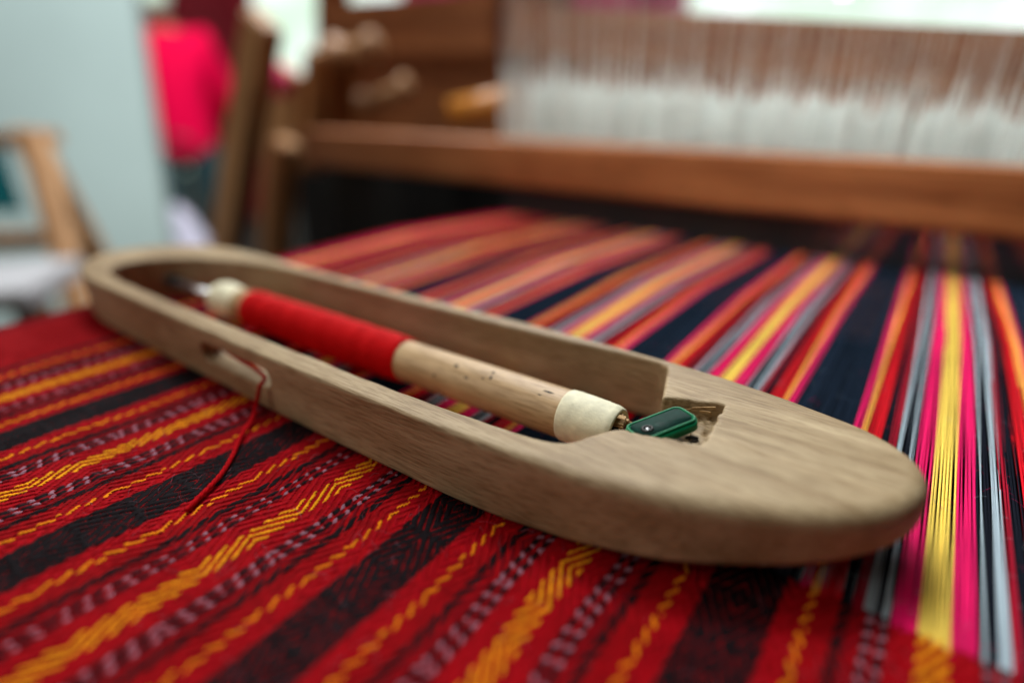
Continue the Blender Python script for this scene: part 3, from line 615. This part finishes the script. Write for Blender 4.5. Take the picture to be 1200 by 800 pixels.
# ------------------------------------------------------------------ the hall behind: person, curtain, stand, sack
M_maroon = mat('maroon_cloth', lin(140, 12, 30), .8, var=.25, vscale=6)
def curtain(name, q0, q1, depth, z0, z1, m, label, cat, amp=.04, fold=30):
    a, b = at(*q0, depth), at(*q1, depth); a.z = b.z = 0; d = (b-a); L = d.length; d.normalize(); nrm = Vector((-d.y, d.x, 0)); nx = 90; V = []
    for z in (z0, (z0+z1)/2, z1):
        for k in range(nx):
            s = k/(nx-1)*L; p = a+d*s+nrm*(amp*math.sin(s*fold)+amp*.4*math.sin(s*fold*2.3+z)); V.append((p.x, p.y, z))
    V = np.array(V); Vb = V+np.array(nrm)*.006; Q = np.array([(r*nx+k, r*nx+k+1, (r+1)*nx+k+1, (r+1)*nx+k) for r in range(2) for k in range(nx-1)])
    return tag(link(name, np_mesh(name, np.vstack([V, Vb]), np.vstack([Q, Q[:, ::-1]+len(V)])), m), label, cat)
curtain('maroon_curtain', (196, 60), (306, 60), 4.6, FLOOR, 2.4, M_maroon, 'dark maroon curtain hanging behind the person in pink', 'curtain')
curtain('pink_curtain', (470, 0), (806, 0), 5.2, FLOOR, 2.6, mat('pink_cloth', lin(214, 60, 110), .8, var=.3, vscale=4), 'rosy pink cloth hanging beyond the loom', 'curtain', .05, 14)

pp = at(198, 100, 1.0)-EYE; pp.z = 0; pp.normalize(); DP = 3.25
base = Vector((pp.x*DP, pp.y*DP, FLOOR))
per = empty('person', tuple(base), 'standing person in a hot pink long-sleeved shirt, dark teal trousers and pale face mask', 'person')
per.scale = (0.93, 0.93, 0.93); per.rotation_euler.z = math.atan2(pp.y, pp.x)-math.pi/2            # local -Y faces the camera
M_skin = mat('skin', lin(186, 130, 100), .5, var=.05)
M_shirt = mat('pink_shirt', lin(255, 0, 72), .8, spec=.1, var=.08, vscale=20)
M_pants = mat('teal_trousers', lin(38, 66, 70), .8, var=.15, vscale=20)
M_hair = mat('black_hair', (.01, .009, .008, 1), .45)
bv = [(0, 0, .86), (0, -.01, 1.05), (0, 0, 1.25), (0, .01, 1.36), (0, -.005, 1.44), (0, -.02, 1.53), (0, -.02, 1.585),
      (-.17, .01, 1.31), (-.235, .05, 1.08), (-.16, .15, .93), (-.06, .17, .90), (.17, .01, 1.31), (.235, .05, 1.08), (.16, .15, .93), (.06, .17, .90),
      (-.09, 0, .80), (-.10, -.01, .46), (-.105, .02, .08), (-.115, -.10, .035), (.09, 0, .80), (.10, -.01, .46), (.105, .02, .08), (.115, -.10, .035)]
be = [(0, 1), (1, 2), (2, 3), (3, 4), (4, 5), (5, 6), (2, 7), (7, 8), (8, 9), (9, 10), (2, 11), (11, 12), (12, 13), (13, 14), (0, 15), (15, 16), (16, 17), (17, 18), (0, 19), (19, 20), (20, 21), (21, 22)]
br = [(.12, .08), (.12, .085), (.15, .10), .052, (.07, .08), (.078, .095), (.06, .075), .06, .042, .032, .028, .06, .042, .032, .028, .08, .055, .038, .04, .08, .055, .038, .04]
skin_mesh('body', bv, be, br, M_skin, per)
sv = [(0, 0, .74), (0, -.01, 1.05), (0, 0, 1.25), (0, .005, 1.335), (-.175, .01, 1.31), (-.24, .05, 1.08), (-.165, .15, .94), (.175, .01, 1.31), (.24, .05, 1.08), (.165, .15, .94)]
skin_mesh('shirt', sv, [(0, 1), (1, 2), (2, 3), (2, 4), (4, 5), (5, 6), (2, 7), (7, 8), (8, 9)], [(.185, .135), (.165, .12), (.18, .13), (.07, .07), .085, .068, .05, .085, .068, .05], M_shirt, per)
skin_mesh('trousers', [(0, 0, 1.0), (-.092, 0, .78), (-.102, -.01, .46), (-.106, .02, .10), (.092, 0, .78), (.102, -.01, .46), (.106, .02, .10)], [(0, 1), (1, 2), (2, 3), (0, 4), (4, 5), (5, 6)], [(.13, .10), .098, .076, .062, .098, .076, .062], M_pants, per)
bm = bmesh.new(); bmesh.ops.create_uvsphere(bm, u_segments=24, v_segments=16, radius=1, matrix=Matrix.Translation((0, .012, 1.57)) @ Matrix.Diagonal((.092, .112, .125, 1)))
for v in bm.verts:
    if v.co.y < -.03 and v.co.z < 1.60: v.co.y = -.03
link('hair', bm_mesh('hair', bm), M_hair).parent = per
bm = bmesh.new(); bmesh.ops.create_uvsphere(bm, u_segments=24, v_segments=16, radius=1, matrix=Matrix.Translation((0, -.055, 1.475)) @ Matrix.Diagonal((.074, .07, .062, 1)))
link('face_mask', bm_mesh('face_mask', bm), mat('mint_mask', lin(222, 244, 220), .7)).parent = per
for sx in (-1, 1):
    bm = bmesh.new(); bmesh.ops.create_uvsphere(bm, u_segments=12, v_segments=8, radius=.012, matrix=Matrix.Translation((sx*.032, -.108, 1.555)))
    link('eye', bm_mesh('eye', bm), M_hair).parent = per
    bm = bmesh.new(); bmesh.ops.create_uvsphere(bm, u_segments=16, v_segments=10, radius=1, matrix=Matrix.Translation((sx*.11, -.06, .04)) @ Matrix.Diagonal((.05, .13, .045, 1)))
    link('shoe', bm_mesh('shoe', bm), mat('white_shoe', (.7, .7, .72, 1), .5)).parent = per

# pale sack on the floor in front of the person
sp = at(207, 250, 2.45); bm = bmesh.new(); bmesh.ops.create_icosphere(bm, subdivisions=4, radius=1)
for v in bm.verts:
    n_ = 1+.06*math.sin(7*v.co.x+3*v.co.z)+.05*math.sin(9*v.co.y-4*v.co.z); t = v.co.z
    v.co = Vector((v.co.x*.13*n_*(1-.35*max(0, t)), v.co.y*.13*n_*(1-.35*max(0, t)), (t+1)*.285))
sk = link('cloth_sack', bm_mesh('cloth_sack', bm), mat('lavender_cloth', lin(214, 208, 226), .8, var=.08, vscale=15)); sk.location = (sp.x, sp.y, FLOOR)
tag(sk, 'pale lavender cloth sack standing on the floor by the white wall', 'sack')

# pale wooden stand at the left with a teal cloth
D0 = 1.15
es = empty('wooden_stand', tuple(Vector((at(60, 300, D0).x, at(60, 300, D0).y, FLOOR))), 'pale wooden stand with slanting leg and crossbar before the white wall', 'stand')
def foot(a, b):                           # carry the leg a->b on down to the floor
    a, b = Vector(a), Vector(b); t = (FLOOR-a.z)/(b.z-a.z); return a+(b-a)*t
l0, l1 = at(38, 155, D0), at(88, 345, D0); lft_ = foot(l0, l1)
board_obj('leg', l0, lft_, .038, .035, rt, M_pale, es)
b_ = hd*.30; board_obj('leg', l0+b_*.1-rt*.04, foot(l0+b_*.1-rt*.04, l1+b_-rt*.16), .06, .03, rt, M_pale, es)
board_obj('crossbar', at(-160, 291, D0)+hd*.03, at(78, 283, D0)+hd*.03, .036, .03, (0, 0, 1), M_pale, es)
board_obj('top_bar', at(-160, 168, D0)+hd*.035, at(52, 163, D0)+hd*.035, .03, .03, (0, 0, 1), M_pale, es)
k0 = at(-155, 160, D0); board_obj('leg', k0, Vector((k0.x, k0.y, FLOOR)), .06, .035, rt, M_pale, es)
tq = mat('teal_cloth', lin(0, 160, 180), .7, var=.1, vscale=12)
curtain('teal_cloth', (-150, 200), (12, 200), D0+.08, at(0, 262, D0).z, at(0, 172, D0).z, tq, 'teal cloth hung over the pale wooden stand', 'cloth', .006, 60)
# white covered bench below it
bq = at(20, 340, 0.95); bn = empty('low_bench', (bq.x, bq.y, FLOOR), 'white-topped low bench beyond the edge of the cloth', 'bench')
tz = at(30, 328, 0.95).z
dR = (rt*math.cos(.25)+hd*math.sin(.25))
e1 = Vector((at(72, 340, .95).x, at(72, 340, .95).y, tz)); e0 = e1-dR*.55
board_obj('bench_top', e0, e1, .20, .03, hd, mat('white_board', lin(170, 168, 170), .5, var=.05, vscale=6), bn)
for e in (e0+dR*.05, e1-dR*.05): board_obj('leg', Vector((e.x, e.y, FLOOR)), Vector((e.x, e.y, tz-.016)), .04, .04, rt, M_pale, bn)
